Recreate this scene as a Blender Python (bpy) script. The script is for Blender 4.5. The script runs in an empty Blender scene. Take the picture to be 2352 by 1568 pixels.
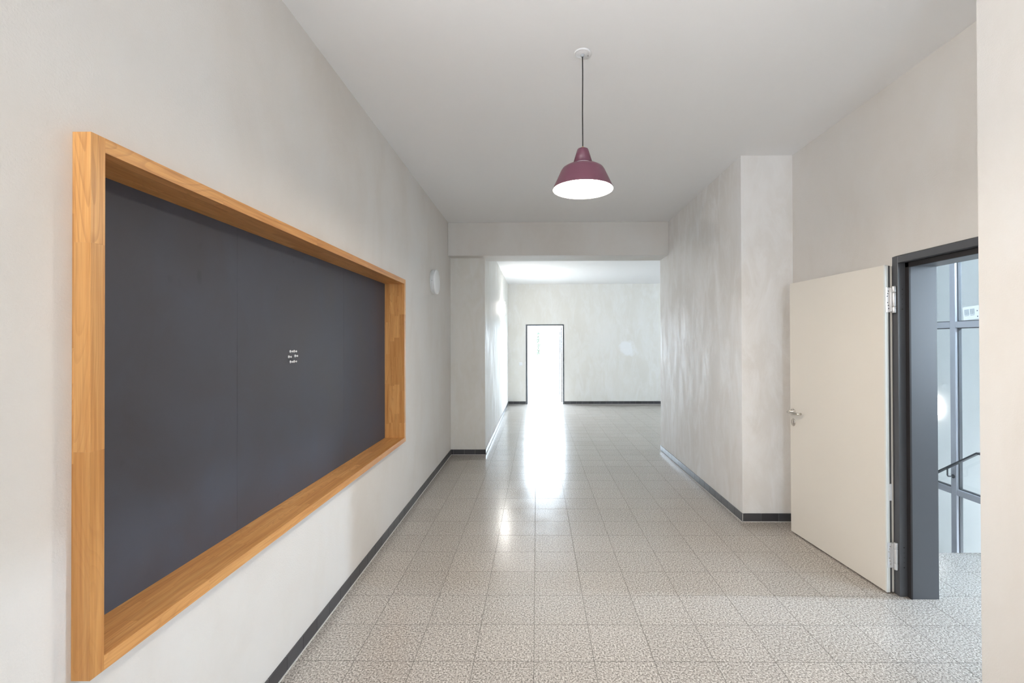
import bpy, bmesh, math, random
from mathutils import Matrix, Vector
random.seed(7)
S = bpy.context.scene
COL = S.collection
PI = math.pi

# ------------------------------------------------------------------ camera
cam_d = bpy.data.cameras.new('camera')
cam = bpy.data.objects.new('camera', cam_d)
COL.objects.link(cam)
RIGHT = Vector((0.99995917, 0.00859981, -0.00277571))
DOWN = Vector((-0.00282534, 0.00576448, -0.99997939))
FWD = Vector((-0.00858363, 0.99994641, 0.00578854))
m = Matrix.Identity(4)
for i in range(3):
    m[i][0] = RIGHT[i]
    m[i][1] = -DOWN[i]
    m[i][2] = -FWD[i]
m[2][3] = 1.593
cam.matrix_world = m
cam_d.sensor_width = 36.0
cam_d.sensor_fit = 'HORIZONTAL'
cam_d.lens = 1061.57 / 2352 * 36.0
cam_d.shift_x = (1176 - 1223.82) / 2352
cam_d.shift_y = (778.55 - 784) / 2352
cam_d.clip_start = 0.02
cam_d.clip_end = 500
S.camera = cam

# ------------------------------------------------------------------ world and light
W = bpy.data.worlds.new('sky')
S.world = W
W.use_nodes = True
bg = W.node_tree.nodes['Background']
bg.inputs[0].default_value = (0.74, 0.87, 1.0, 1)
bg.inputs[1].default_value = 17.0


def area(name, loc, direction, sx, sy, power=0, color=(1, 1, 1), portal=False):
    d = bpy.data.lights.new(name, 'AREA')
    d.shape = 'RECTANGLE'
    d.size = sx
    d.size_y = sy
    d.energy = power
    d.color = color
    if portal:
        d.cycles.is_portal = True
    o = bpy.data.objects.new(name, d)
    COL.objects.link(o)
    o.location = loc
    o.rotation_euler = Vector(direction).to_track_quat('-Z', 'Y').to_euler()
    return o


# daylight that enters by the garden doorway and by added, unseen windows
area('garden_doorway_daylight', (0.205, 12.06, 1.0), (0, -1, 0), 0.88, 1.98, portal=True)
area('added_staircase_window_daylight', (4.82, 1.10, 1.8), (-1, 0, 0), 1.4, 1.6, portal=True)
area('added_shaft_window_daylight', (4.12, 6.62, 1.6), (0, -1, 0), 0.85, 2.8, portal=True)
area('added_corridor_window_daylight', (0.5, -3.22, 1.75), (0, 1, 0), 1.0, 1.4, portal=True)
area('added_hall_window_daylight', (7.2, 6.56, 1.75), (0, 1, 0), 2.2, 1.9, portal=True)

PENDANT_E = 30.0
PENDANT_BULB_E = 480.0
LAMP_NEAR_E = 50.0
LAMP_NEAR_BULB_E = 1650.0
LAMP_FAR_E = 75.0
LAMP_STAIR_E = 5.0
LAMP_LANDING_E = 110.0
LAMP_LANDING_BULB_E = 3300.0

vs = S.view_settings
vs.view_transform = 'Standard'
vs.look = 'None'
vs.exposure = 0.42
vs.gamma = 1.0
vs.use_curve_mapping = False
S.cycles.use_denoising = True
S.cycles.max_bounces = 12
S.cycles.diffuse_bounces = 7
S.cycles.glossy_bounces = 5
S.cycles.transparent_max_bounces = 12
S.cycles.sample_clamp_indirect = 8.0
S.cycles.caustics_reflective = False
S.cycles.caustics_refractive = False


# ------------------------------------------------------------------ material helpers
def lin(r, g, b):
    f = lambda c: (c / 255 / 12.92) if c / 255 <= 0.04045 else ((c / 255 + 0.055) / 1.055) ** 2.4
    return (f(r), f(g), f(b), 1)


class Mat:
    def __init__(s, name, color=(0.8, 0.8, 0.8, 1), rough=0.5, metal=0.0, spec=0.5):
        s.m = bpy.data.materials.new(name)
        s.m.use_nodes = True
        s.nt = s.m.node_tree
        s.b = s.nt.nodes['Principled BSDF']
        s.b.inputs['Base Color'].default_value = color if len(color) == 4 else (*color, 1)
        s.b.inputs['Roughness'].default_value = rough
        s.b.inputs['Metallic'].default_value = metal
        s.b.inputs['Specular IOR Level'].default_value = spec

    def n(s, t, **k):
        nd = s.nt.nodes.new(t)
        for a, v in k.items():
            setattr(nd, a, v)
        return nd

    def l(s, a, b):
        s.nt.links.new(a, b)

    def pos(s, scale=(1, 1, 1), rnd=0.0):
        g = s.n('ShaderNodeNewGeometry')
        mp = s.n('ShaderNodeMapping')
        mp.inputs['Scale'].default_value = scale
        s.l(g.outputs['Position'], mp.inputs['Vector'])
        if rnd:
            oi = s.n('ShaderNodeObjectInfo')
            mu = s.n('ShaderNodeMath', operation='MULTIPLY')
            mu.inputs[1].default_value = rnd
            s.l(oi.outputs['Random'], mu.inputs[0])
            cb = s.n('ShaderNodeCombineXYZ')
            for i in range(3):
                s.l(mu.outputs[0], cb.inputs[i])
            s.l(cb.outputs[0], mp.inputs['Location'])
        return mp.outputs[0]

    def noise(s, vec, scale, detail=3, rough=0.5, dist=0.0):
        nd = s.n('ShaderNodeTexNoise')
        nd.inputs['Scale'].default_value = scale
        nd.inputs['Detail'].default_value = detail
        nd.inputs['Roughness'].default_value = rough
        nd.inputs['Distortion'].default_value = dist
        s.l(vec, nd.inputs['Vector'])
        return nd.outputs['Fac']

    def ramp(s, fac, stops, interp='LINEAR'):
        r = s.n('ShaderNodeValToRGB')
        e = r.color_ramp.elements
        r.color_ramp.interpolation = interp
        while len(e) < len(stops):
            e.new(0.5)
        for el, (p, c) in zip(e, stops):
            el.position = p
            el.color = c if not isinstance(c, (int, float)) else (c, c, c, 1)
        s.l(fac, r.inputs[0])
        return r.outputs[0]

    def mix(s, fac, a, b, mode='MIX'):
        mx = s.n('ShaderNodeMix', data_type='RGBA', blend_type=mode)
        for sock, v in ((mx.inputs[0], fac), (mx.inputs[6], a), (mx.inputs[7], b)):
            if hasattr(v, 'links'):
                s.l(v, sock)
            elif isinstance(v, (int, float)):
                sock.default_value = v
            else:
                sock.default_value = v
        return mx.outputs[2]

    def bump(s, h, strength=0.2, dist=0.002):
        bp = s.n('ShaderNodeBump')
        bp.inputs['Strength'].default_value = strength
        bp.inputs['Distance'].default_value = dist
        s.l(h, bp.inputs['Height'])
        s.l(bp.outputs[0], s.b.inputs['Normal'])

    def col(s, c):
        s.l(c, s.b.inputs['Base Color'])

    def rgh(s, c):
        s.l(c, s.b.inputs['Roughness'])


def plaster(name, base, dark, light, streak=False, rough=0.62, patch=None):
    M = Mat(name, base, rough)
    p = M.pos((1, 1, 0.6))
    a = M.noise(p, 1.6, 5, 0.6, 0.4)
    c = M.ramp(a, [(0.30, dark), (0.52, base), (0.72, light)])
    if streak:
        q = M.pos((2.2, 2.2, 0.8))
        b = M.noise(q, 2.6, 9, 0.66, 0.7)
        k = M.ramp(b, [(0.44, 0.0), (0.66, 1.0)])
        c = M.mix(k, c, light)
        M.rgh(M.ramp(b, [(0.42, 0.62), (0.64, 0.42)]))
        M.b.inputs['Specular IOR Level'].default_value = 0.25 if patch else 0.45
    if patch:
        # repaired spot of whiter filler with a ragged edge
        g = M.n('ShaderNodeNewGeometry')
        dist = M.n('ShaderNodeVectorMath', operation='DISTANCE')
        dist.inputs[1].default_value = patch[:3]
        M.l(g.outputs['Position'], dist.inputs[0])
        ad = M.n('ShaderNodeMath', operation='ADD')
        M.l(dist.outputs['Value'], ad.inputs[0])
        mm = M.n('ShaderNodeMath', operation='MULTIPLY')
        mm.inputs[1].default_value = 0.35
        M.l(M.noise(M.pos((1, 1, 1)), 4.5, 4, 0.6), mm.inputs[0])
        M.l(mm.outputs[0], ad.inputs[1])
        c = M.mix(M.ramp(ad.outputs[0], [(patch[3] + 0.12, 1.0), (patch[3] + 0.20, 0.0)]), c, (0.84, 0.845, 0.85, 1))
    M.col(c)
    f = M.noise(M.pos((1, 1, 1)), 160, 4, 0.6)
    M.bump(f, 0.5, 0.002)
    return M.m


WALL = plaster('lime_plaster', (0.712, 0.688, 0.660, 1), (0.668, 0.632, 0.592, 1), (0.725, 0.712, 0.695, 1))
WALL_STREAK = plaster('burnished_plaster', (0.775, 0.752, 0.728, 1), (0.735, 0.708, 0.68, 1), (0.84, 0.83, 0.825, 1), True)
WALL_HALL = plaster('hall_plaster', (0.765, 0.745, 0.70, 1), (0.735, 0.71, 0.66, 1), (0.80, 0.79, 0.765, 1), True, patch=(2.31, 11.815, 1.42, 0.20))
M_ = Mat('ceiling_paint', (0.88, 0.885, 0.895, 1), 0.8)
M_.bump(M_.noise(M_.pos(), 120, 3), 0.1, 0.001)
CEIL = M_.m


def terrazzo():
    M = Mat('terrazzo', (0.5, 0.47, 0.44, 1), 0.2)
    p = M.pos()
    n1 = M.noise(p, 112, 2, 0.5)
    n2 = M.noise(M.pos((1.37, 1.37, 1.37)), 190, 1, 0.5)
    D, B, L, WH = (0.034, 0.028, 0.024, 1), (0.165, 0.138, 0.116, 1), (0.40, 0.355, 0.315, 1), (0.74, 0.695, 0.65, 1)
    c1 = M.ramp(n1, [(0.40, D), (0.44, B), (0.47, L), (0.56, L), (0.60, WH)])
    c2 = M.ramp(n2, [(0.37, D), (0.43, B), (0.48, L), (0.60, WH)])
    c = M.mix(0.36, c1, c2)
    g = M.noise(M.pos((1, 1, 1)), 1.1, 4)
    c = M.mix(0.18, c, M.ramp(g, [(0.3, (0.36, 0.33, 0.30, 1)), (0.7, (0.50, 0.475, 0.45, 1))]))
    oi = M.n('ShaderNodeObjectInfo')
    t = M.ramp(oi.outputs['Random'], [(0, 0.93), (1, 1.0)])
    c = M.mix(1.0, c, t, 'MULTIPLY')
    M.col(c)
    M.rgh(M.ramp(M.noise(M.pos(), 4.0, 5, 0.65), [(0.3, 0.15), (0.7, 0.25)]))
    M.b.inputs['Specular IOR Level'].default_value = 0.6
    M.b.inputs['Coat Weight'].default_value = 0.25
    M.b.inputs['Coat Roughness'].default_value = 0.36
    return M.m


TERR = terrazzo()
GROUT = Mat('floor_grout', (0.135, 0.122, 0.11, 1), 0.8).m


def dark_tile():
    M = Mat('black_glazed_tile', (0.045, 0.045, 0.05, 1), 0.3)
    oi = M.n('ShaderNodeObjectInfo')
    M.col(M.ramp(oi.outputs['Random'], [(0, (0.040, 0.039, 0.043, 1)), (1, (0.060, 0.060, 0.066, 1))]))
    M.bump(M.noise(M.pos(), 90, 3), 0.12, 0.001)
    return M.m


DTILE = dark_tile()
LGROUT = Mat('pale_grout', (0.42, 0.41, 0.40, 1), 0.8).m
SEAL = Mat('white_sealant', (0.62, 0.61, 0.59, 1), 0.6).m


def wood(name, axis, tint=(1, 1, 1)):
    M = Mat(name, (0.6, 0.34, 0.13, 1), 0.42)
    sc = [26, 26, 26]
    sc[axis] = 1.3
    p = M.pos(tuple(sc), 40.0)
    a = M.noise(p, 1.0, 5, 0.6, 1.2)
    sc2 = [150, 150, 150]
    sc2[axis] = 4
    f = M.noise(M.pos(tuple(sc2), 11.0), 1.0, 3, 0.6)
    T = lambda r, g, b: (r * tint[0], g * tint[1], b * tint[2], 1)
    c = M.ramp(a, [(0.28, T(0.50, 0.200, 0.053)), (0.46, T(0.68, 0.325, 0.102)), (0.70, T(0.80, 0.455, 0.18))])
    # growth rings: nested contour lines of a stretched noise field, offset for every stave
    sv = [9, 9, 9]
    sv[axis] = 1.5
    field = M.noise(M.pos(tuple(sv), 31.0), 1.0, 1, 0.4, 0.35)
    mul = M.n('ShaderNodeMath', operation='MULTIPLY')
    mul.inputs[1].default_value = 26.0
    M.l(field, mul.inputs[0])
    frac = M.n('ShaderNodeMath', operation='FRACT')
    M.l(mul.outputs[0], frac.inputs[0])
    ring = M.ramp(frac.outputs[0], [(0.0, 0.0), (0.62, 0.12), (0.90, 0.75), (0.97, 0.55), (1.0, 0.0)])
    pick = M.n('ShaderNodeObjectInfo')
    amt = M.ramp(pick.outputs['Random'], [(0.0, 0.22), (0.5, 0.38), (1.0, 0.75)])
    c = M.mix(M.mix(1.0, amt, ring, 'MULTIPLY'), c, T(0.36, 0.135, 0.035))
    c = M.mix(0.35, c, M.ramp(f, [(0.35, T(0.42, 0.20, 0.06)), (0.6, T(0.74, 0.42, 0.16))]))
    oi = M.n('ShaderNodeObjectInfo')
    c = M.mix(1.0, c, M.ramp(oi.outputs['Random'], [(0, T(0.78, 0.71, 0.62)), (0.5, (0.92, 0.89, 0.86, 1)), (1, (1.0, 1.0, 1.0, 1))]), 'MULTIPLY')
    M.col(c)
    M.bump(f, 0.08, 0.0006)
    return M.m


OAK_Y = wood('oak_along_rail', 1)
OAK_Z = wood('oak_along_post', 2)


def board_mat():
    M = Mat('chalkboard_paint', (0.085, 0.09, 0.105, 1), 0.6, spec=0.3)
    a = M.noise(M.pos((1, 1.2, 1.0)), 2.2, 5, 0.6, 0.7)
    c = M.ramp(a, [(0.3, (0.058, 0.056, 0.067, 1)), (0.6, (0.066, 0.070, 0.090, 1)), (0.8, (0.075, 0.082, 0.105, 1))])
    d = M.noise(M.pos((1, 1, 1)), 9.0, 2, 0.4)
    c = M.mix(M.ramp(d, [(0.72, 0.0), (0.80, 0.55)]), c, (0.04, 0.042, 0.05, 1))
    s_ = M.noise(M.pos((1, 1, 1)), 130, 2, 0.5)
    c = M.mix(M.ramp(s_, [(0.78, 0.0), (0.84, 0.35)]), c, (0.30, 0.31, 0.33, 1))
    M.col(c)
    M.rgh(M.ramp(a, [(0.3, 0.52), (0.7, 0.64)]))
    return M.m


BOARD = board_mat()
STEEL = Mat('anthracite_paint', (0.084, 0.088, 0.098, 1), 0.38)
STEEL.bump(STEEL.noise(STEEL.pos(), 60, 3), 0.05, 0.001)
STEEL = STEEL.m
MULL = Mat('grey_profile_paint', (0.34, 0.345, 0.375, 1), 0.4, 0.1).m
RUBBER = Mat('black_rubber', (0.018, 0.016, 0.018, 1), 0.6).m
GREYSEAL = Mat('grey_seal', (0.085, 0.085, 0.09, 1), 0.7).m
DOORP = Mat('cream_door_laminate', (0.79, 0.75, 0.685, 1), 0.4).m
DOORE = Mat('pale_door_edge', (0.78, 0.79, 0.76, 1), 0.4).m
INOX = Mat('brushed_steel', (0.66, 0.63, 0.58, 1), 0.25, 1.0).m
ZINC = Mat('zinc_hinge', (0.74, 0.74, 0.75, 1), 0.36, 0.75).m
WHITE = Mat('white_plastic', (0.82, 0.83, 0.85, 1), 0.35).m
GREYP = Mat('grey_plastic', (0.42, 0.44, 0.48, 1), 0.5).m
OPAL = Mat('opal_glass', (0.84, 0.86, 0.88, 1), 0.3).m
PLUM = Mat('plum_enamel', (0.145, 0.050, 0.080, 1), 0.38).m
SHADEIN = Mat('white_enamel', (0.86, 0.85, 0.82, 1), 0.4).m
CORD = Mat('black_cord', (0.012, 0.011, 0.012, 1), 0.6).m
BRASS = Mat('brass', (0.70, 0.52, 0.25, 1), 0.3, 1.0).m
BLACKM = Mat('black_handrail_paint', (0.025, 0.026, 0.03, 1), 0.35).m
INK = Mat('grey_ink', (0.34, 0.38, 0.40, 1), 0.7).m
PAVE = Mat('pale_paving', (0.70, 0.69, 0.66, 1), 0.8).m
SHAFT = plaster('shaft_plaster', (0.80, 0.785, 0.765, 1), (0.77, 0.755, 0.735, 1), (0.82, 0.81, 0.79, 1))
BARK = Mat('bark', (0.20, 0.17, 0.13, 1), 0.9).m
LM = Mat('leaf', (0.14, 0.26, 0.10, 1), 0.6)
LM.col(LM.ramp(LM.noise(LM.pos(), 6, 2), [(0.3, (0.030, 0.046, 0.028, 1)), (0.7, (0.055, 0.075, 0.050, 1))]))
LEAF = LM.m


def emit(name, color, e):
    M = Mat(name, (0.8, 0.8, 0.8, 1), 0.4)
    M.b.inputs['Emission Color'].default_value = (*color, 1)
    M.b.inputs['Emission Strength'].default_value = e
    return M.m


def glass(name, tint):
    M = bpy.data.materials.new(name)
    M.use_nodes = True
    nt = M.node_tree
    nt.nodes.clear()
    out = nt.nodes.new('ShaderNodeOutputMaterial')
    tr = nt.nodes.new('ShaderNodeBsdfTransparent')
    tr.inputs[0].default_value = (*tint, 1)
    gl = nt.nodes.new('ShaderNodeBsdfGlossy')
    gl.inputs['Roughness'].default_value = 0.03
    fr = nt.nodes.new('ShaderNodeFresnel')
    fr.inputs[0].default_value = 1.55
    mx = nt.nodes.new('ShaderNodeMixShader')
    ge = nt.nodes.new('ShaderNodeNewGeometry')
    inv = nt.nodes.new('ShaderNodeMath')
    inv.operation = 'SUBTRACT'
    inv.inputs[0].default_value = 1.0
    mul = nt.nodes.new('ShaderNodeMath')
    mul.operation = 'MULTIPLY'
    nt.links.new(ge.outputs['Backfacing'], inv.inputs[1])
    nt.links.new(fr.outputs[0], mul.inputs[0])
    nt.links.new(inv.outputs[0], mul.inputs[1])
    nt.links.new(mul.outputs[0], mx.inputs[0])
    nt.links.new(tr.outputs[0], mx.inputs[1])
    nt.links.new(gl.outputs[0], mx.inputs[2])
    nt.links.new(mx.outputs[0], out.inputs[0])
    return M


GLASS = glass('clear_glass', (0.955, 0.97, 0.972))


# ------------------------------------------------------------------ mesh helpers
class MB:
    def __init__(s):
        s.bm = bmesh.new()

    def box(s, x0, x1, y0, y1, z0, z1, bevel=0.0, seg=1):
        r = bmesh.ops.create_cube(s.bm, size=1.0)
        vs_ = r['verts']
        for v in vs_:
            v.co = Vector(((x0 + x1) / 2 + v.co.x * (x1 - x0), (y0 + y1) / 2 + v.co.y * (y1 - y0), (z0 + z1) / 2 + v.co.z * (z1 - z0)))
        if bevel:
            es = list({e for v in vs_ for e in v.link_edges})
            bmesh.ops.bevel(s.bm, geom=es, offset=bevel, segments=seg, affect='EDGES', profile=0.5)
        return s

    def lathe(s, prof, axis='Z', loc=(0, 0, 0), n=48, close=False):
        rings = []
        for r, h in prof:
            ring = []
            if r < 1e-6:
                ring = [s.bm.verts.new((0, 0, h))] * n
            else:
                for i in range(n):
                    a = 2 * PI * i / n
                    ring.append(s.bm.verts.new((r * math.cos(a), r * math.sin(a), h)))
            rings.append(ring)
        pairs = list(zip(rings, rings[1:]))
        if close:
            pairs.append((rings[-1], rings[0]))
        for A, B in pairs:
            for i in range(n):
                j = (i + 1) % n
                q = []
                for v in (A[i], A[j], B[j], B[i]):
                    if v not in q:
                        q.append(v)
                if len(q) >= 3:
                    try:
                        f = s.bm.faces.new(q)
                        f.smooth = True
                    except ValueError:
                        pass
        vset = {v for r in rings for v in r}
        if axis == 'X':
            R = Matrix.Rotation(PI / 2, 4, 'Y')
        elif axis == '-X':
            R = Matrix.Rotation(-PI / 2, 4, 'Y')
        elif axis == 'Y':
            R = Matrix.Rotation(-PI / 2, 4, 'X')
        elif axis == '-Y':
            R = Matrix.Rotation(PI / 2, 4, 'X')
        elif axis == '-Z':
            R = Matrix.Rotation(PI, 4, 'X')
        else:
            R = Matrix.Identity(4)
        for v in vset:
            v.co = (R @ v.co) + Vector(loc)
        return s

    def tube(s, pts, r, n=12, caps=True):
        pts = [Vector(p) for p in pts]
        rings = []
        up = Vector((0, 0, 1))
        for i, p in enumerate(pts):
            t = (pts[min(i + 1, len(pts) - 1)] - pts[max(i - 1, 0)]).normalized()
            ref = up if abs(t.dot(up)) < 0.95 else Vector((1, 0, 0))
            a = t.cross(ref).normalized()
            b = t.cross(a).normalized()
            rr = r[i] if isinstance(r, (list, tuple)) else r
            rings.append([s.bm.verts.new(p + a * rr * math.cos(2 * PI * k / n) + b * rr * math.sin(2 * PI * k / n)) for k in range(n)])
        for A, B in zip(rings, rings[1:]):
            for k in range(n):
                f = s.bm.faces.new((A[k], A[(k + 1) % n], B[(k + 1) % n], B[k]))
                f.smooth = True
        if caps:
            s.bm.faces.new(rings[0])
            s.bm.faces.new(rings[-1][::-1])
        return s

    def prism(s, poly, z0, z1):
        a = [s.bm.verts.new((x, y, z0)) for x, y in poly]
        b = [s.bm.verts.new((x, y, z1)) for x, y in poly]
        s.bm.faces.new(a[::-1])
        s.bm.faces.new(b)
        for i in range(len(poly)):
            j = (i + 1) % len(poly)
            s.bm.faces.new((a[i], a[j], b[j], b[i]))
        return s

    def mesh(s, name, mat):
        bmesh.ops.recalc_face_normals(s.bm, faces=s.bm.faces[:])
        me = bpy.data.meshes.new(name)
        s.bm.to_mesh(me)
        s.bm.free()
        if mat:
            me.materials.append(mat)
        return me

    def build(s, name, mat, parent=None, loc=(0, 0, 0), rot=(0, 0, 0), label=None):
        return link(name, s.mesh(name, mat), parent, loc, rot, label)


def link(name, me, parent=None, loc=(0, 0, 0), rot=(0, 0, 0), label=None):
    o = bpy.data.objects.new(name, me)
    COL.objects.link(o)
    o.location = loc
    o.rotation_euler = rot
    if parent:
        o.parent = parent
    if label:
        o['label'] = label
    return o


def tag(o, label, cat=None, group=None, kind=None):
    o['label'] = label
    if cat:
        o['category'] = cat
    if group:
        o['group'] = group
    if kind:
        o['kind'] = kind
    return o


def thing(name, loc, label, cat, group=None, kind=None, rotz=0.0):
    o = bpy.data.objects.new(name, None)
    o.empty_display_size = 0.1
    COL.objects.link(o)
    o.location = loc
    o.rotation_euler = (0, 0, rotz)
    return tag(o, label, cat, group, kind)


def struct(name, mb, mat, label, cat):
    return tag(mb.build(name, mat), label, cat, kind='structure')


# ------------------------------------------------------------------ room shell
XL, XR, XN = -1.222, 1.815, 2.27          # left wall, right wall, niche wall
XP = -0.733                               # pier / far hall left wall
YR, YB0, YB1, YP, YE = 4.11, 6.355, 6.80, 6.54, 11.815
ZC, ZB, ZC2 = 3.24, 2.78, 3.07
BK = -3.0                                 # wall behind the camera
XG = 3.60                                 # glazed staircase partition

# left wall with the recess for the board
mb = MB()
mb.box(XL - 0.35, XL, BK, 1.2046, 0, ZC).box(XL - 0.35, XL, 4.1254, YP, 0, ZC)
mb.box(XL - 0.35, XL, 1.2046, 4.1254, 0, 0.7076).box(XL - 0.35, XL, 1.2046, 4.1254, 2.1504, ZC).box(XL - 0.35, XL - 0.16, 1.2046, 4.1254, 0.7076, 2.1504)
struct('wall_left', mb, WALL, 'long cream plaster corridor wall that holds the framed blackboard', 'wall')
struct('wall_far_left', MB().box(XL - 0.35, XP, YP, YE + 0.25, 0, ZB).box(XL - 0.35, XP, YB1, YE + 0.25, ZB, ZC), WALL_HALL,
       'plaster pier beside the opening and the bright hall wall running on behind it', 'wall')
struct('beam_front', MB().box(XL, XR, YB0, YB1, ZB, ZC, 0.004), WALL, 'plastered beam spanning the corridor above the opening to the far hall', 'beam')
struct('wall_right', MB().box(XR, XN + 0.2, YR, YB1, 0, ZC), WALL_STREAK, 'burnished streaky plaster wall block between the open door and the far hall', 'wall')
struct('wall_near_right', MB().box(XR, XN + 0.2, BK, 1.912, 0, ZC), WALL, 'warm cream wall edge closest to the viewer at the side of the door niche', 'wall')
DY0, DY1, DZ = 1.955, 2.95, 2.128
struct('wall_niche', MB().box(XN, XN + 0.2, DY1, YR, 0, ZC).box(XN, XN + 0.2, 1.912, DY0, 0, ZC).box(XN, XN + 0.2, DY0, DY1, DZ, ZC), WALL,
       'recessed niche wall behind the cream door with the doorway to the stairs', 'wall')
struct('wall_behind', MB().box(XL - 0.35, 0.0, BK - 0.2, BK, 0, ZC).box(1.0, XN + 0.2, BK - 0.2, BK, 0, ZC).box(0.0, 1.0, BK - 0.2, BK, 0, 1.05).box(0.0, 1.0, BK - 0.2, BK, 2.45, ZC), WALL,
       'cream end wall of the corridor with an added window, behind the viewer', 'wall')
struct('wall_back', MB().box(XL - 0.35, -0.285, YE, YE + 0.25, 0, ZC2).box(0.697, 9.2, YE, YE + 0.25, 0, ZC2).box(-0.285, 0.697, YE, YE + 0.25, 2.04, ZC2), WALL_HALL,
       'far mottled hall wall with the narrow doorway to the garden', 'wall')
struct('wall_hall_near', MB().box(XN + 0.2, 6.1, YB1 - 0.2, YB1, 0, ZC2).box(8.3, 9.2, YB1 - 0.2, YB1, 0, ZC2).box(6.1, 8.3, YB1 - 0.2, YB1, 0, 0.8).box(6.1, 8.3, YB1 - 0.2, YB1, 2.7, ZC2), WALL_HALL, 'far hall wall around the corner with an added window', 'wall')
struct('wall_hall_right', MB().box(9.0, 9.2, YB1, YE, 0, ZC2), WALL_HALL, 'end wall of the far hall around the corner', 'wall')
struct('ceiling', MB().box(XL - 0.35, XN + 0.2, BK - 0.2, YB1, ZC, ZC + 0.2), CEIL, 'white corridor ceiling carrying the pendant lamp', 'ceiling')
struct('ceiling_hall', MB().box(XL - 0.35, 9.2, YB1, YE + 0.25, ZC2, ZC2 + 0.37), CEIL, 'lower bright ceiling of the far hall beyond the beam', 'ceiling')

# staircase shell
struct('wall_stair_outer', MB().box(4.6, 4.8, -1.5, 0.4, -3, 3.4).box(4.6, 4.8, 1.8, 2.83, -3, 3.4).box(4.6, 4.8, 0.4, 1.8, -3, 1.0).box(4.6, 4.8, 0.4, 1.8, 2.6, 3.4), WALL,
       'outer staircase wall with an added window beside the landing', 'wall')
struct('wall_stair_near', MB().box(XN + 0.2, 4.8, -1.7, -1.5, -3, 3.4), WALL, 'staircase end wall behind the landing', 'wall')
struct('wall_stair_far', MB().box(XN + 0.2, 3.7, 6.4, 6.6, -3, 3.4).box(4.55, 4.8, 6.4, 6.6, -3, 3.4).box(3.7, 4.55, 6.4, 6.6, -3, 0.2).box(3.7, 4.55, 6.4, 6.6, 3.0, 3.4), SHAFT, 'pale far end wall of the staircase', 'wall')
struct('wall_shaft', MB().box(4.6, 4.8, 2.83, 6.4, -3, 3.4), SHAFT, 'pale wall behind the glazed staircase partition', 'wall')
struct('wall_stair_inner', MB().box(XN, XN + 0.2, 1.912, YB1, -3, -0.12), WALL, 'staircase side wall below landing level', 'wall')
struct('ceiling_stair', MB().box(XN + 0.2, 4.8, -1.7, 6.6, 3.4, 3.6), CEIL, 'white ceiling over the staircase', 'ceiling')
struct('floor_stair_bottom', MB().box(XN + 0.2, 4.6, 3.5, 6.4, -1.75, -1.65), TERR, 'lower terrazzo landing of the staircase', 'floor')
st = thing('staircase', (XN + 0.2, 3.51, 0), 'terrazzo flight going down behind the landing edge', 'stairs', kind='structure')
for k in range(7):
    MB().box(0, XG - XN - 0.25, 0.28 * k, 0.28 * (k + 1), -0.17 * (k + 1) - 0.17, -0.17 * (k + 1)).build('step', TERR, st)

# ------------------------------------------------------------------ floor tiles
T, GX, GY, J = 0.30, -0.0187, 2.3138, 0.0016
REG = [(XL, XR, BK, YP), (XP, XR, YP, YB1), (XR, XN, 1.912, YR), (XN, XN + 0.2, DY0, 2.9), (XN + 0.2, XG, -1.5, 3.51), (XG, 4.6, -1.5, 2.85), (XP, 9.0, YB1, YE), (-0.24, 0.645, YE, 12.05)]
fb = MB()
fb.box(XL - 0.1, XN + 0.1, BK, YB1, -0.12, -0.0009).box(XN + 0.1, XG + 0.04, -1.5, 3.505, -0.12, -0.0009).box(XG + 0.04, 4.7, -1.5, 2.85, -0.12, -0.0009).box(XP - 0.1, 9.1, YB1, 12.05, -0.12, -0.0009)
floor = struct('floor', fb, GROUT, 'grey speckled terrazzo tile floor running from the corridor into the hall', 'floor')
cells = []
for i in range(-6, 32):
    for j in range(-18, 34):
        x0, y0 = GX + i * T, GY + j * T
        bx = None
        for (a, b, c, d) in REG:
            u0, u1, v0, v1 = max(a, x0), min(b, x0 + T), max(c, y0), min(d, y0 + T)
            if u1 - u0 > 0.012 and v1 - v0 > 0.012:
                bx = (u0, u1, v0, v1) if bx is None else (min(bx[0], u0), max(bx[1], u1), min(bx[2], v0), max(bx[3], v1))
        if bx:
            cells.append(bx)


def seen(c):
    y, x = (c[2] + c[3]) / 2, (c[0] + c[1]) / 2
    if c[3] < 2.05:
        return False
    if x > XR and (y > YB1 or x / y > 0.985):
        return False
    if x > XN + 0.2 and (y < 2.75 or x / y < 0.86):
        return False
    if y > YB1 and x / y > 0.262:
        return False
    return True


near = sorted([c for c in cells if seen(c)], key=lambda c: math.hypot((c[0] + c[1]) / 2, (c[2] + c[3]) / 2))[:298]
nset = set(near)
full = MB().box(-T / 2 + J, T / 2 - J, -T / 2 + J, T / 2 - J, -0.012, 0).mesh('floor_tile', TERR)
for c in near:
    w, d = c[1] - c[0], c[3] - c[2]
    cx, cy = (c[0] + c[1]) / 2, (c[2] + c[3]) / 2
    if abs(w - T) < 1e-4 and abs(d - T) < 1e-4:
        me = full
    else:
        me = MB().box(-w / 2 + J, w / 2 - J, -d / 2 + J, d / 2 - J, -0.012, 0).mesh('floor_tile', TERR)
    link('floor_tile', me, floor, (cx, cy, random.uniform(-0.00015, 0.0)))
rest = MB()
for c in cells:
    if c not in nset:
        rest.box(c[0] + J, c[1] - J, c[2] + J, c[3] - J, -0.012, 0.0)
o = rest.build('far_floor_tiles', TERR, floor)
o['kind'] = 'stuff'
MB().box(XN + 0.2, XG, 3.505, 3.512, -0.17, -0.002).build('landing_edge', TERR, floor)


# ------------------------------------------------------------------ skirting tiles
BH, BT, BW = 0.073, 0.009, 0.152


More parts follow.
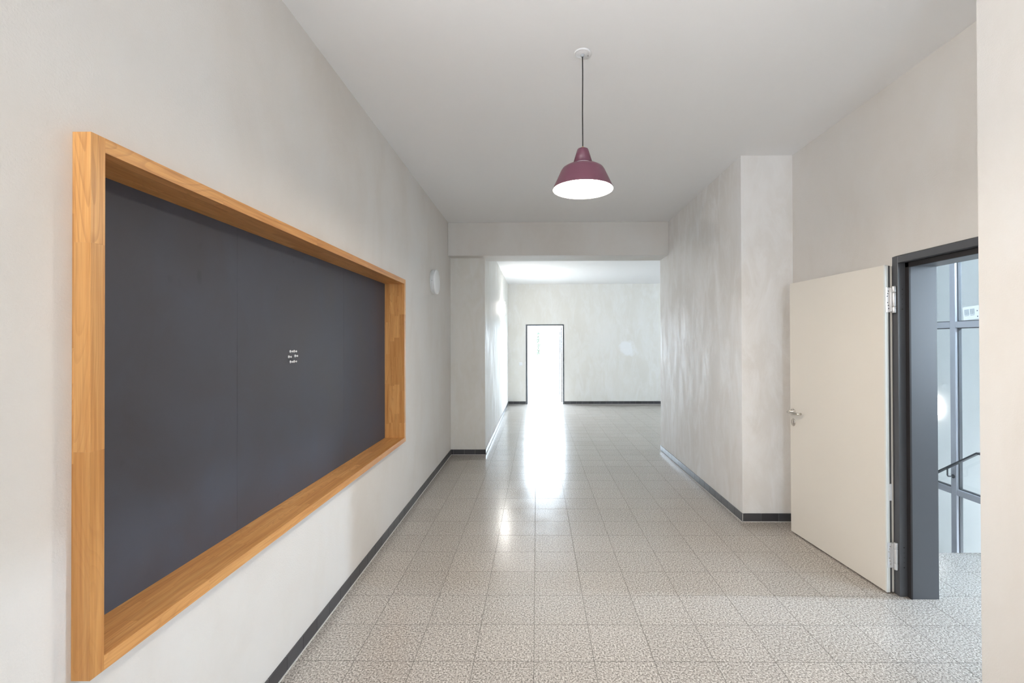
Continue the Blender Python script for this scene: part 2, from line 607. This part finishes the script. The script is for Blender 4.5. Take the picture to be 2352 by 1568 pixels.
def baseboard(name, label, runs):
    """runs: (axis, fixed coordinate, start, end, normal sign, phase)"""
    root = thing(name, (0, 0, 0), label, 'baseboard', kind='structure')
    back, bead = MB(), MB()
    for ax, fx, s0, s1, sg, ph in runs:
        a, b = sorted((fx, fx + sg * (BT - 0.0025)))
        bd = sorted((fx + sg * (BT - 0.001), fx + sg * (BT + 0.005)))
        if ax == 'Y':
            back.box(a, b, s0, s1, 0.0, BH - 0.001)
            bead.box(bd[0], bd[1], s0, s1, -0.0005, 0.0045)
        else:
            back.box(s0, s1, a, b, 0.0, BH - 0.001)
            bead.box(s0, s1, bd[0], bd[1], -0.0005, 0.0045)
    back.build('grout_bed', LGROUT, root, label='pale grout between the black tiles')
    bead.build('sealant_bead', SEAL, root, label='thin white sealant line along the floor')
    meshes = {}
    for ax, fx, s0, s1, sg, ph in runs:
        t = ph - math.ceil((ph - s0) / BW) * BW
        while t < s1 - 1e-6:
            u0, u1 = max(t, s0), min(t + BW, s1)
            t += BW
            if u1 - u0 < 0.008:
                continue
            L = round(u1 - u0, 4)
            key = (ax, L, sg)
            if key not in meshes:
                h = L / 2 - 0.0009
                c = sg * BT / 2
                mb_ = MB()
                if ax == 'Y':
                    mb_.box(c - BT / 2, c + BT / 2, -h, h, 0.003, BH, 0.0008)
                else:
                    mb_.box(-h, h, c - BT / 2, c + BT / 2, 0.003, BH, 0.0008)
                meshes[key] = mb_.mesh('skirting_tile', DTILE)
            mid = (u0 + u1) / 2
            link('skirting_tile', meshes[key], root, (fx, mid, 0) if ax == 'Y' else (mid, fx, 0))
    return root


baseboard('baseboard_left', 'black tile skirting along the corridor wall below the blackboard', [('Y', XL, 1.9, YP, 1, 2.39)])
baseboard('baseboard_pier', 'short black tile skirting on the face of the pier', [('X', YP, XL + BT, XP + BT, -1, XP + BT)])
baseboard('baseboard_far_left', 'black tile skirting along the left wall of the far hall', [('Y', XP, YP, YE, 1, 6.6)])
baseboard('baseboard_back', 'black tile skirting along the far hall wall both sides of the doorway', [('X', YE, XP + BT, -0.285, -1, -0.3), ('X', YE, 0.697, 3.6, -1, 0.697)])
baseboard('baseboard_right', 'black tile skirting along the streaky wall and its return towards the door',
          [('Y', XR, YR - BT, YB1, -1, YR), ('X', YR, XR, XN, -1, XR + 0.008)])
baseboard('baseboard_niche', 'black tile skirting half hidden behind the open cream door', [('Y', XN, DY1 + 0.012, YR - BT, -1, DY1)])

# ------------------------------------------------------------------ blackboard
bb = thing('blackboard', (XL, 2.665, 1.43), 'large black chalkboard in a deep oak frame set into the left wall', 'blackboard')
BO = Vector((XL, 2.665, 1.43))


def loc(x, y, z):
    return tuple(Vector((x, y, z)) - BO)


FX0, FX1 = -1.352, -1.173
FY0, FY1, FZ0, FZ1, FT = 1.205, 4.125, 0.708, 2.150, 0.040
seams = [FY0 + FT - 0.006, 2.067, 3.215, FY1 - FT + 0.006]
for a, b in zip(seams, seams[1:]):
    MB().box(-0.010, 0, -(b - a) / 2 + 0.0004, (b - a) / 2 - 0.0004, -(FZ1 - FZ0) / 2 + FT - 0.006, (FZ1 - FZ0) / 2 - FT + 0.006).build('board_panel', BOARD, bb, loc(-1.347, (a + b) / 2, (FZ0 + FZ1) / 2))
nst = 4
sw = (FX1 - FX0) / nst


def rail(axis, a0, a1, b0, b1, name, label, lens):
    """axis 'Y': runs along Y between a0..a1, z between b0..b1; axis 'Z': runs along Z, y between b0..b1"""
    root = bpy.data.objects.new(name, None)
    COL.objects.link(root)
    root.parent = bb
    root['label'] = label
    mat = OAK_Y if axis == 'Y' else OAK_Z
    for s in range(nst):
        x0, x1 = FX0 + s * sw, FX0 + (s + 1) * sw
        t = a0
        ls = list(lens)
        first = True
        while t < a1 - 1e-6:
            L = random.uniform(*ls) if s < nst - 1 else random.uniform(ls[0] * 1.5, ls[1] * 1.9)
            if first:
                L *= random.uniform(0.35, 1.0)
                first = False
            u = min(t + L, a1)
            if a1 - u < 0.09:
                u = a1
            h = (u - t) / 2 - 0.0001
            w = sw / 2
            d = (b1 - b0) / 2
            bm_ = MB()
            if axis == 'Y':
                bm_.box(-w, w, -h, h, -d, d)
                c = loc((x0 + x1) / 2, (t + u) / 2, (b0 + b1) / 2)
            else:
                bm_.box(-w, w, -d, d, -h, h)
                c = loc((x0 + x1) / 2, (b0 + b1) / 2, (t + u) / 2)
            bm_.build('stave', mat, root, c)
            t = u


rail('Y', FY0 + FT, FY1 - FT, FZ1 - FT, FZ1, 'top_rail', 'oak rail along the top, dark underneath', (0.28, 0.55))
rail('Y', FY0 + FT, FY1 - FT, FZ0, FZ0 + FT, 'bottom_rail', 'oak ledge along the bottom', (0.28, 0.55))
rail('Z', FZ0, FZ1, FY0, FY0 + FT, 'end_post', 'near oak post with yellower outer face', (0.30, 0.52))
rail('Z', FZ0, FZ1, FY1 - FT, FY1, 'end_post', 'far oak post of short staves', (0.16, 0.40))

# magnets on the board
mp = [(2.512, 1.5435, 'top row, nearer the left oak post'), (2.552, 1.5435, 'top row, nearer the right oak post'),
      (2.497, 1.515, 'middle row, nearer the left oak post'), (2.563, 1.518, 'middle row, nearer the right oak post'),
      (2.513, 1.487, 'bottom row, nearer the left oak post'), (2.552, 1.4875, 'bottom row, nearer the right oak post')]
mbase = MB().lathe([(0, 0), (0.0078, 0), (0.0078, 0.0022), (0.0045, 0.0050), (0.0020, 0.0070), (0.0018, 0.0105)], 'X', n=20).mesh('magnet_base', WHITE)
mhead = MB().lathe([(0, 0.0103), (0.0036, 0.0106), (0.0056, 0.0122), (0.0050, 0.0150), (0.0025, 0.0164), (0, 0.0166)], 'X', n=20).mesh('magnet_head', WHITE)
for y, z, where in mp:
    t = thing('board_magnet', (-1.347, y, z), 'white pin magnet in the ' + where, 'magnet', 'white magnets on the blackboard')
    link('base', mbase, t)
    link('knob', mhead, t)


# ------------------------------------------------------------------ wall lamps
def wall_lamp(loc_, axis, r, label, e=0.0, color=(1, 0.9, 0.78), bulb=0.0, group='round wall lamps'):
    t = thing('wall_lamp', loc_, label, 'lamp', group)
    k = r / 0.145
    MB().lathe([(0, 0), (0.138 * k, 0), (0.138 * k, 0.011 * k), (0.128 * k, 0.012 * k), (0.128 * k, 0.022 * k if not e else 0.0125 * k), (0, 0.022 * k if not e else 0.0125 * k)], axis, n=64).build('base_plate', WHITE, t)
    if not e:
        MB().lathe([(0.120 * k, 0.020 * k), (0.143 * k, 0.020 * k), (0.145 * k, 0.023 * k), (0.145 * k, 0.031 * k), (0.142 * k, 0.033 * k), (0.120 * k, 0.033 * k)], axis, n=64, close=True).build('trim_ring', WHITE, t)
    mat = OPAL if e == 0 else emit('lit_opal_glass', color, e)
    MB().lathe([(0, (0.030 if not e else 0.010) * k), (0.120 * k, (0.030 if not e else 0.010) * k), (0.1435 * k, (0.034 if not e else 0.012) * k), (0.1440 * k, 0.052 * k), (0.1405 * k, 0.058 * k), (0.132 * k, 0.061 * k), (0.06 * k, 0.063 * k), (0, 0.0635 * k)], axis, n=64).build('diffuser', mat, t)
    if bulb:
        MB().lathe([(0, 0.060 * k), (0.048 * k, 0.060 * k), (0.050 * k, 0.0645 * k), (0, 0.066 * k)], axis, n=40).build('hot_spot', emit('lit_lamp_centre', color, bulb), t)
    MB().lathe([(0, 0), (0.004, 0), (0.004, 0.006), (0, 0.006)], '-Y', loc=(0.026 * k if axis == 'X' else -0.026 * k, -0.1449 * k, 0), n=12).build('catch', GREYP, t)
    return t


wall_lamp((XL, 5.41, 2.297), 'X', 0.145, 'round white wall lamp, switched off, past the blackboard')
wall_lamp((XL, 0.25, 2.297), 'X', 0.145, 'lit round wall lamp before the blackboard beside the viewer', LAMP_NEAR_E, (1, 0.955, 0.91), LAMP_NEAR_BULB_E)
wall_lamp((XP, 9.72, 2.297), 'X', 0.145, 'lit round wall lamp glowing on the far hall wall', LAMP_FAR_E, (1, 0.97, 0.92))
wall_lamp((4.6, 5.41, 0.835), '-X', 0.118, 'lit round wall lamp seen behind the staircase glass', LAMP_STAIR_E, (1, 0.93, 0.86))

wall_lamp((4.6, 2.78, 2.60), '-X', 0.145, 'cool white lit wall lamp over the staircase landing', LAMP_LANDING_E, (0.64, 0.82, 1.0), LAMP_LANDING_BULB_E)

# ------------------------------------------------------------------ pendant lamp
PX, PY = 0.265, 2.63
pl = thing('pendant_lamp', (PX, PY, ZC), 'lit plum enamel pendant lamp hanging on a black cord from the ceiling', 'lamp')
c = MB().lathe([(0, 0), (0.0465, 0), (0.047, -0.005), (0.0455, -0.0075), (0.0425, -0.0080), (0.040, -0.0068), (0.036, -0.0085), (0.020, -0.011), (0, -0.012)], n=48).build('ceiling_rose', WHITE, pl)
MB().lathe([(0, -0.010), (0.0115, -0.010), (0.0115, -0.016), (0.0085, -0.0215), (0.003, -0.024), (0, -0.024)], n=24).build('cord_grip', GREYP, c)
MB().lathe([(0, 0), (0.0022, 0), (0.0022, -0.004), (0, -0.004)], loc=(0.033, 0.012, -0.0085), n=12).build('screw', GREYSEAL, c)
cp = [(0.0, 0, -0.022)]
for k in range(1, 14):
    f = k / 13
    cp.append((0.0016 * math.sin(f * 7.0) * (1 - f), 0.001 * math.sin(f * 5), -0.022 - f * (0.545 - 0.022)))
MB().tube(cp, 0.0033, 10).build('cord', CORD, pl)
MB().lathe([(0, -0.536), (0.005, -0.536), (0.006, -0.543), (0.011, -0.548), (0.011, -0.552), (0, -0.552)], n=24).build('ferrule', BRASS, pl)
MB().lathe([(0, -0.548), (0.024, -0.549), (0.030, -0.552), (0.0325, -0.557), (0.0575, -0.640), (0.0560, -0.640), (0.031, -0.558), (0, -0.553)], n=64).build('socket_cover', PLUM, pl)
MB().lathe([(0.050, -0.632), (0.066, -0.6405), (0.068, -0.646), (0.060, -0.650), (0.050, -0.650)], n=64, close=True).build('vent_ring', WHITE, pl, label='white ring between cone and shade')
sh = MB().lathe([(0.052, -0.646), (0.075, -0.648), (0.100, -0.655), (0.116, -0.665), (0.1245, -0.678), (0.130, -0.690), (0.1715, -0.779), (0.1725, -0.782), (0.1705, -0.783)], n=96).build('shade', PLUM, pl)
MB().lathe([(0.050, -0.649), (0.075, -0.651), (0.099, -0.658), (0.114, -0.668), (0.1225, -0.680), (0.128, -0.691), (0.1695, -0.779), (0.1705, -0.783)], n=96).build('inner_shade', SHADEIN, pl, label='white enamelled inside of the shade')
MB().lathe([(0, -0.772), (0.164, -0.772), (0.1655, -0.775), (0.12, -0.779), (0, -0.781)], n=96).build('diffuser', emit('lit_diffuser', (1.0, 0.90, 0.76), PENDANT_E), pl, label='glowing warm white underside')
MB().lathe([(0, -0.780), (0.052, -0.778), (0.053, -0.780), (0.040, -0.7825), (0, -0.783)], n=40).build('bulb', emit('lit_bulb', (1.0, 0.87, 0.70), PENDANT_BULB_E), pl)

# ------------------------------------------------------------------ door to the stairs
d1 = thing('door_1', (XN, 2.94, 0), 'cream fire door folded back against the niche wall in a dark steel frame', 'door', kind='structure')


def dl(x, y, z=0):
    return (x - XN, y - 2.94, z)


FXa, FXb, FXc = 2.256, 2.313, 2.474


def dbox(name, mat, x0, x1, y0, y1, z0, z1, parent=d1, bevel=0.0015, label=None):
    return MB().box(x0 - XN, x1 - XN, y0 - 2.94, y1 - 2.94, z0, z1, bevel).build(name, mat, parent, label=label)


HZ = 2.123
mb = MB().box(FXa - XN, FXb - XN, 2.905 - 2.94, 2.951 - 2.94, 0, HZ, 0.0015).box(FXb - XN - 0.001, FXc - XN, 2.876 - 2.94, 2.949 - 2.94, 0, HZ - 0.004, 0.0015)
fj = mb.build('frame_jamb', STEEL, d1)
mb = MB().box(FXa - XN, FXb - XN, 1.950 - 2.94, 1.996 - 2.94, 0, HZ, 0.0015).box(FXb - XN - 0.001, FXc - XN, 1.957 - 2.94, 2.025 - 2.94, 0, HZ - 0.004, 0.0015)
mb.build('frame_jamb', STEEL, d1)
mb = MB().box(FXa - XN, FXb - XN, 1.996 - 2.94, 2.905 - 2.94, 2.080, HZ, 0.0015).box(FXb - XN - 0.001, FXc - XN, 2.025 - 2.94, 2.876 - 2.94, 2.051, HZ - 0.004, 0.0015)
mb.build('frame_header', STEEL, d1)
mb = MB().box(2.300 - XN, FXb - XN, 2.873 - 2.94, 2.904 - 2.94, 0, 2.079, 0.002).box(2.300 - XN, FXb - XN, 1.997 - 2.94, 2.028 - 2.94, 0, 2.079, 0.002).box(2.300 - XN, FXb - XN, 1.997 - 2.94, 2.904 - 2.94, 2.048, 2.079, 0.002)
mb.build('gasket', RUBBER, d1, label='black rubber seal in the frame rebate')
dots = MB()
for zc_ in (1.852, 0.243):
    for dz in (-0.062, -0.03, 0, 0.03, 0.062):
        dots.lathe([(0, 0), (0.004 if abs(dz) > 0.05 else 0.0022, 0), (0.003 if abs(dz) > 0.05 else 0.0016, 0.0016), (0, 0.0016)], '-Y', loc=(2.283 - XN, 2.9046 - 2.94, zc_ + dz), n=12)
o = dots.build('rivet_row', RUBBER, fj)
# leaf: local +Y runs from hinge edge to free edge, local +X is towards the niche wall
ang = math.atan2(2.202 - 2.122, 3.893 - 2.941)
leaf = MB()
LW, LZ0, LZ1 = 0.955, 0.009, 2.072
leaf.box(0, 0.022, 0, LW, LZ0, LZ1, 0.0012).box(0.022, 0.036, 0.006, LW - 0.006, LZ0 + 0.001, LZ1 - 0.001).box(0.036, 0.050, 0, LW - 0.02, LZ0, LZ1 - 0.006, 0.0012).box(0.050, 0.062, 0.020, LW - 0.02, LZ0, LZ1 - 0.02, 0.0012)
lf = leaf.build('leaf', DOORP, d1, dl(2.202, 2.941), (0, 0, ang))
MB().box(-0.0006, 0.0218, -0.0012, 0.010, LZ0, LZ1).build('edge_lipping', DOORE, lf, label='pale lipping on the hinge edge')
MB().box(0.0225, 0.0355, -0.0004, 0.006, LZ0 + 0.004, LZ1 - 0.004, 0.0008).build('edge_seal', GREYSEAL, lf, label='dark grey intumescent strip')
MB().box(0.020, 0.038, -0.0025, 0.004, 0.585, 0.690, 0.001).build('bolt_plate', WHITE, lf, label='pale plate over the edge strip')


def hinge(z):
    h = MB().box(0.004, 0.046, -0.0045, -0.0005, z - 0.079, z + 0.079, 0.0015)
    h.box(0.028, 0.040, -0.014, -0.001, z - 0.076, z + 0.076, 0.001)
    h = h.build('hinge', ZINC, lf)
    kn = MB()
    for a, b in ((z - 0.084, z - 0.046), (z - 0.044, z + 0.044), (z + 0.046, z + 0.084)):
        kn.lathe([(0, a), (0.0105, a), (0.0115, a + 0.002), (0.0115, b - 0.002), (0.0105, b), (0, b)], loc=(0.044, -0.020, 0), n=24)
    kn.build('knuckle', ZINC, h)
    sc = MB()
    for dy, dz in ((0.020, 0.055), (0.016, 0.040), (0.011, 0.022), (0.014, -0.018), (0.019, -0.036), (0.021, -0.055)):
        sc.lathe([(0, 0), (0.0038, 0), (0.003, 0.0018), (0, 0.0018)], '-Y', loc=(dy, -0.0045, z + dz), n=12)
    sc.build('hinge_screws', GREYSEAL if z > 1 else INOX, h)
    return h


hinge(1.852)
hinge(0.243)
HYv = 0.917
for sg, xs in ((-1, 0.0), (1, 0.050)):
    ax = '-X' if sg < 0 else 'X'
    ro = MB().lathe([(0, 0), (0.025, 0), (0.026, 0.003), (0.024, 0.007), (0.0105, 0.008), (0.0105, 0.045), (0, 0.045)], ax, loc=(xs, HYv, 1.008), n=32).build('rosette', INOX, lf)
    pts = [(xs + sg * 0.030, HYv, 1.008), (xs + sg * 0.043, HYv, 1.008), (xs + sg * 0.052, HYv - 0.008, 1.008), (xs + sg * 0.054, HYv - 0.03, 1.008), (xs + sg * 0.053, HYv - 0.115, 1.008), (xs + sg * 0.046, HYv - 0.128, 1.008), (xs + sg * 0.024, HYv - 0.130, 1.008)]
    MB().tube(pts, 0.0095, 16).build('lever', INOX, ro)
    es = MB().lathe([(0, 0), (0.024, 0), (0.025, 0.003), (0.022, 0.008), (0, 0.009)], ax, n=32)
    for v in es.bm.verts:
        v.co.z *= 1.28
    es.build('keyhole_plate', INOX, lf, (xs, HYv - 0.004, 0.921))

# ------------------------------------------------------------------ staircase glazing
gp = thing('glass_partition', (XG, 2.85, 0), 'grey framed glass screen beside the stairs seen through the doorway', 'partition')
G0 = Vector((XG, 2.85, 0))
MY = [3.30, 4.003, 5.106, 6.21]
TZ = [-1.60, 0.300, 1.729, 2.318, 3.30]
for y in MY:
    MB().box(-0.028, 0.03, y - 0.026 - 2.85, y + 0.026 - 2.85, -1.7, 3.4, 0.002).build('mullion', MULL, gp)
for z in TZ:
    for a, b in zip(MY, MY[1:]):
        MB().box(-0.026, 0.03, a + 0.026 - 2.85, b - 0.026 - 2.85, z - 0.026 if z < 3 else z - 0.05, z + 0.026 if z > -1 else z + 0.02, 0.002).build('transom', MULL, gp)
beads = MB()
for a, b in zip(MY, MY[1:]):
    for z0, z1 in zip(TZ, TZ[1:]):
        z0 += 0.026
        z1 -= 0.026 if z1 < 3 else 0.05
        MB().box(0.004, 0.012, a + 0.030 - 2.85, b - 0.030 - 2.85, z0 + 0.004, z1 - 0.004).build('pane', GLASS, gp)
        for u0, u1, w0, w1 in ((a + 0.026, a + 0.034, z0, z1), (b - 0.034, b - 0.026, z0, z1), (a + 0.034, b - 0.034, z0, z0 + 0.007), (a + 0.034, b - 0.034, z1 - 0.007, z1)):
            beads.box(-0.006, 0.020, u0 - 2.85, u1 - 2.85, w0, w1)
beads.build('glazing_beads', GREYSEAL, gp)

hr = thing('handrail', (3.52, 3.746, 0.681), 'black sloping handrail fixed to the staircase glass screen', 'handrail')
sl = (0.443 - 0.681) / (4.095 - 3.746)
e2 = 2.3


def sweep(pts, w, h, parent, name, mat):
    b = MB()
    for p, q in zip(pts, pts[1:]):
        n = 2
        rings = []
        for (x, y, z) in (p, q):
            rings.append([b.bm.verts.new((x + sx * w / 2, y, z + sz * h / 2)) for sx, sz in ((-1, -1), (1, -1), (1, 1), (-1, 1))])
        for k in range(4):
            b.bm.faces.new((rings[0][k], rings[0][(k + 1) % 4], rings[1][(k + 1) % 4], rings[1][k]))
        b.bm.faces.new(rings[0])
        b.bm.faces.new(rings[1][::-1])
    return b.build(name, mat, parent)


sweep([(0, -0.30, 0.012), (0, -0.02, 0.012), (0, e2, sl * e2)], 0.030, 0.015, hr, 'rail', BLACKM)
for y in (4.003 - 3.746, 5.106 - 3.746):
    zt = sl * y
    MB().tube([(0, y, zt - 0.010), (0, y, zt - 0.066), (0.006, y, zt - 0.074), (0.014, y, zt - 0.076), (0.055, y, zt - 0.076)], 0.006, 12).lathe([(0, 0), (0.016, 0), (0.016, 0.005), (0, 0.005)], '-X', loc=(0.0515, y, zt - 0.076), n=20).build('bracket', GREYSEAL, hr)

lb = thing('glass_label', (3.600, 3.84, 1.822), 'white card with grey printed bars stuck on the staircase glass', 'label')
lb.rotation_euler = (math.radians(-4), 0, 0)
MB().box(-0.006, 0.004, -0.10, 0.088, -0.056, 0.056, 0.002).build('card', WHITE, lb)
bars = MB()
y = 0.072
random.seed(3)
for grp in range(2):
    for k in range(9):
        w = random.choice((0.0018, 0.0026, 0.0034))
        bars.box(-0.0066, -0.0055, y - w, y, -0.012, 0.034)
        y -= w + 0.0019
    y -= 0.008
for k in range(2):
    bars.box(-0.0066, -0.0055, 0.035 - 0.05 * k, 0.070 - 0.05 * k, -0.020, -0.0165)
bars.build('printed_bars', INK, lb)
for z in (0.012, -0.034):
    MB().box(-0.0066, -0.0055, -0.045, -0.036, z - 0.004, z + 0.004).build('mark', GREYSEAL, lb)

# windows outside the picture, added to let daylight in
def window(name, base, axis, w, h, label):
    t = thing(name, base, label, 'window', kind='structure')
    k = w / 2
    def bx(m_, p0, p1, q0, q1, z0, z1):
        return m_.box(q0, q1, p0, p1, z0, z1) if axis == 'X' else m_.box(p0, p1, q0, q1, z0, z1)
    mb = MB()
    for p0, p1, z0, z1 in ((-k, -k + 0.06, 0, h), (k - 0.06, k, 0, h), (-k + 0.06, k - 0.06, 0, 0.06), (-k + 0.06, k - 0.06, h - 0.06, h)):
        bx(mb, p0, p1, -0.03, 0.03, z0, z1)
    mb.build('window_frame', MULL, t)
    bx(MB(), -k + 0.06, k - 0.06, -0.004, 0.004, 0.06, h - 0.06).build('pane', GLASS, t)


window('added_window_1', (4.70, 1.10, 1.0), 'X', 1.4, 1.6, 'added unseen staircase window letting daylight onto the landing')  # unseen, put in and sized for the stairwell brightness
window('added_window_2', (7.2, 6.70, 0.8), 'Y', 2.2, 1.9, 'added unseen window lighting the far hall from around the corner')  # unseen, placed so its daylight falls on the far hall's back wall
window('added_window_3', (0.5, -3.10, 1.05), 'Y', 1.0, 1.4, 'added unseen corridor window in the end wall behind the viewer')  # unseen, put in to brighten the near walls and ceiling
window('added_window_4', (4.125, 6.50, 0.2), 'Y', 0.85, 2.8, 'added unseen narrow window lighting the wall behind the staircase glass')  # unseen, put in to brighten the wall behind the glass screen

# ------------------------------------------------------------------ far doorway, switch
d2 = thing('door_2', (0.205, YE, 0), 'narrow dark framed garden doorway in the far wall, door swung outward', 'door', kind='structure')
MB().box(-0.487, -0.440, -0.008, 0.10, 0, 2.036, 0.001).build('frame_jamb', STEEL, d2)
MB().box(0.458, 0.488, -0.008, 0.10, 0, 2.036, 0.001).build('frame_jamb', STEEL, d2)
MB().box(-0.440, 0.458, -0.008, 0.10, 2.000, 2.036, 0.001).build('frame_header', STEEL, d2)
lf2 = MB().box(0.432, 0.458, 0.26, 0.32, 0.01, 1.99).box(0.432, 0.458, 1.09, 1.15, 0.01, 1.99).box(0.432, 0.458, 0.32, 1.09, 0.01, 0.12).box(0.432, 0.458, 0.32, 1.09, 1.90, 1.99).build('leaf', STEEL, d2, label='dark glazed leaf seen edge on')
MB().box(0.442, 0.448, 0.32, 1.09, 0.12, 1.90).build('pane', GLASS, lf2)
MB().tube([(0.432, 1.12, 1.03), (0.400, 1.12, 1.03), (0.395, 1.00, 1.03)], 0.009, 10).build('handle', INOX, lf2)

sw_ = thing('light_switch', (-0.412, YE, 1.028), 'white square light switch beside the garden doorway', 'switch')
MB().box(-0.042, 0.042, -0.010, 0, -0.042, 0.042, 0.002).build('switch_plate', WHITE, sw_)
MB().box(-0.028, 0.028, -0.014, -0.010, -0.028, 0.028, 0.001).build('rocker', WHITE, sw_)

# ------------------------------------------------------------------ garden
struct('ground_outside', MB().box(-40, 40, 12.05, 90, -0.2, -0.03), PAVE, 'pale sunlit paving outside the far doorway', 'ground')
tr = thing('young_tree', (0.06, 24.0, -0.03), 'slender young tree standing in the white glare outside the doorway', 'tree')
MB().tube([(0, 0, 0), (0.02, 0, 0.7), (0.0, 0.02, 1.4), (0.03, 0, 1.95)], [0.03, 0.025, 0.018, 0.006], 8).build('trunk', BARK, tr)
fo = MB()
random.seed(5)
for k in range(150):
    h = random.random()
    rr = 0.12 * (1 - abs(h - 0.45)) * math.sqrt(random.random())
    a = random.uniform(0, 2 * PI)
    p = Vector((0.02 + rr * math.cos(a), rr * math.sin(a), 0.95 + h * 1.15))
    q = Matrix.Rotation(random.uniform(0, 6), 3, 'X') @ Matrix.Rotation(random.uniform(0, 6), 3, 'Z')
    L, Wd = random.uniform(0.05, 0.08), random.uniform(0.025, 0.035)
    v = [fo.bm.verts.new(p + q @ Vector(u)) for u in ((-L, 0, 0), (0, -Wd, 0.008), (L, 0, 0), (0, Wd, 0.008))]
    fo.bm.faces.new(v)
o = fo.build('foliage', LEAF, tr)
o['kind'] = 'stuff'
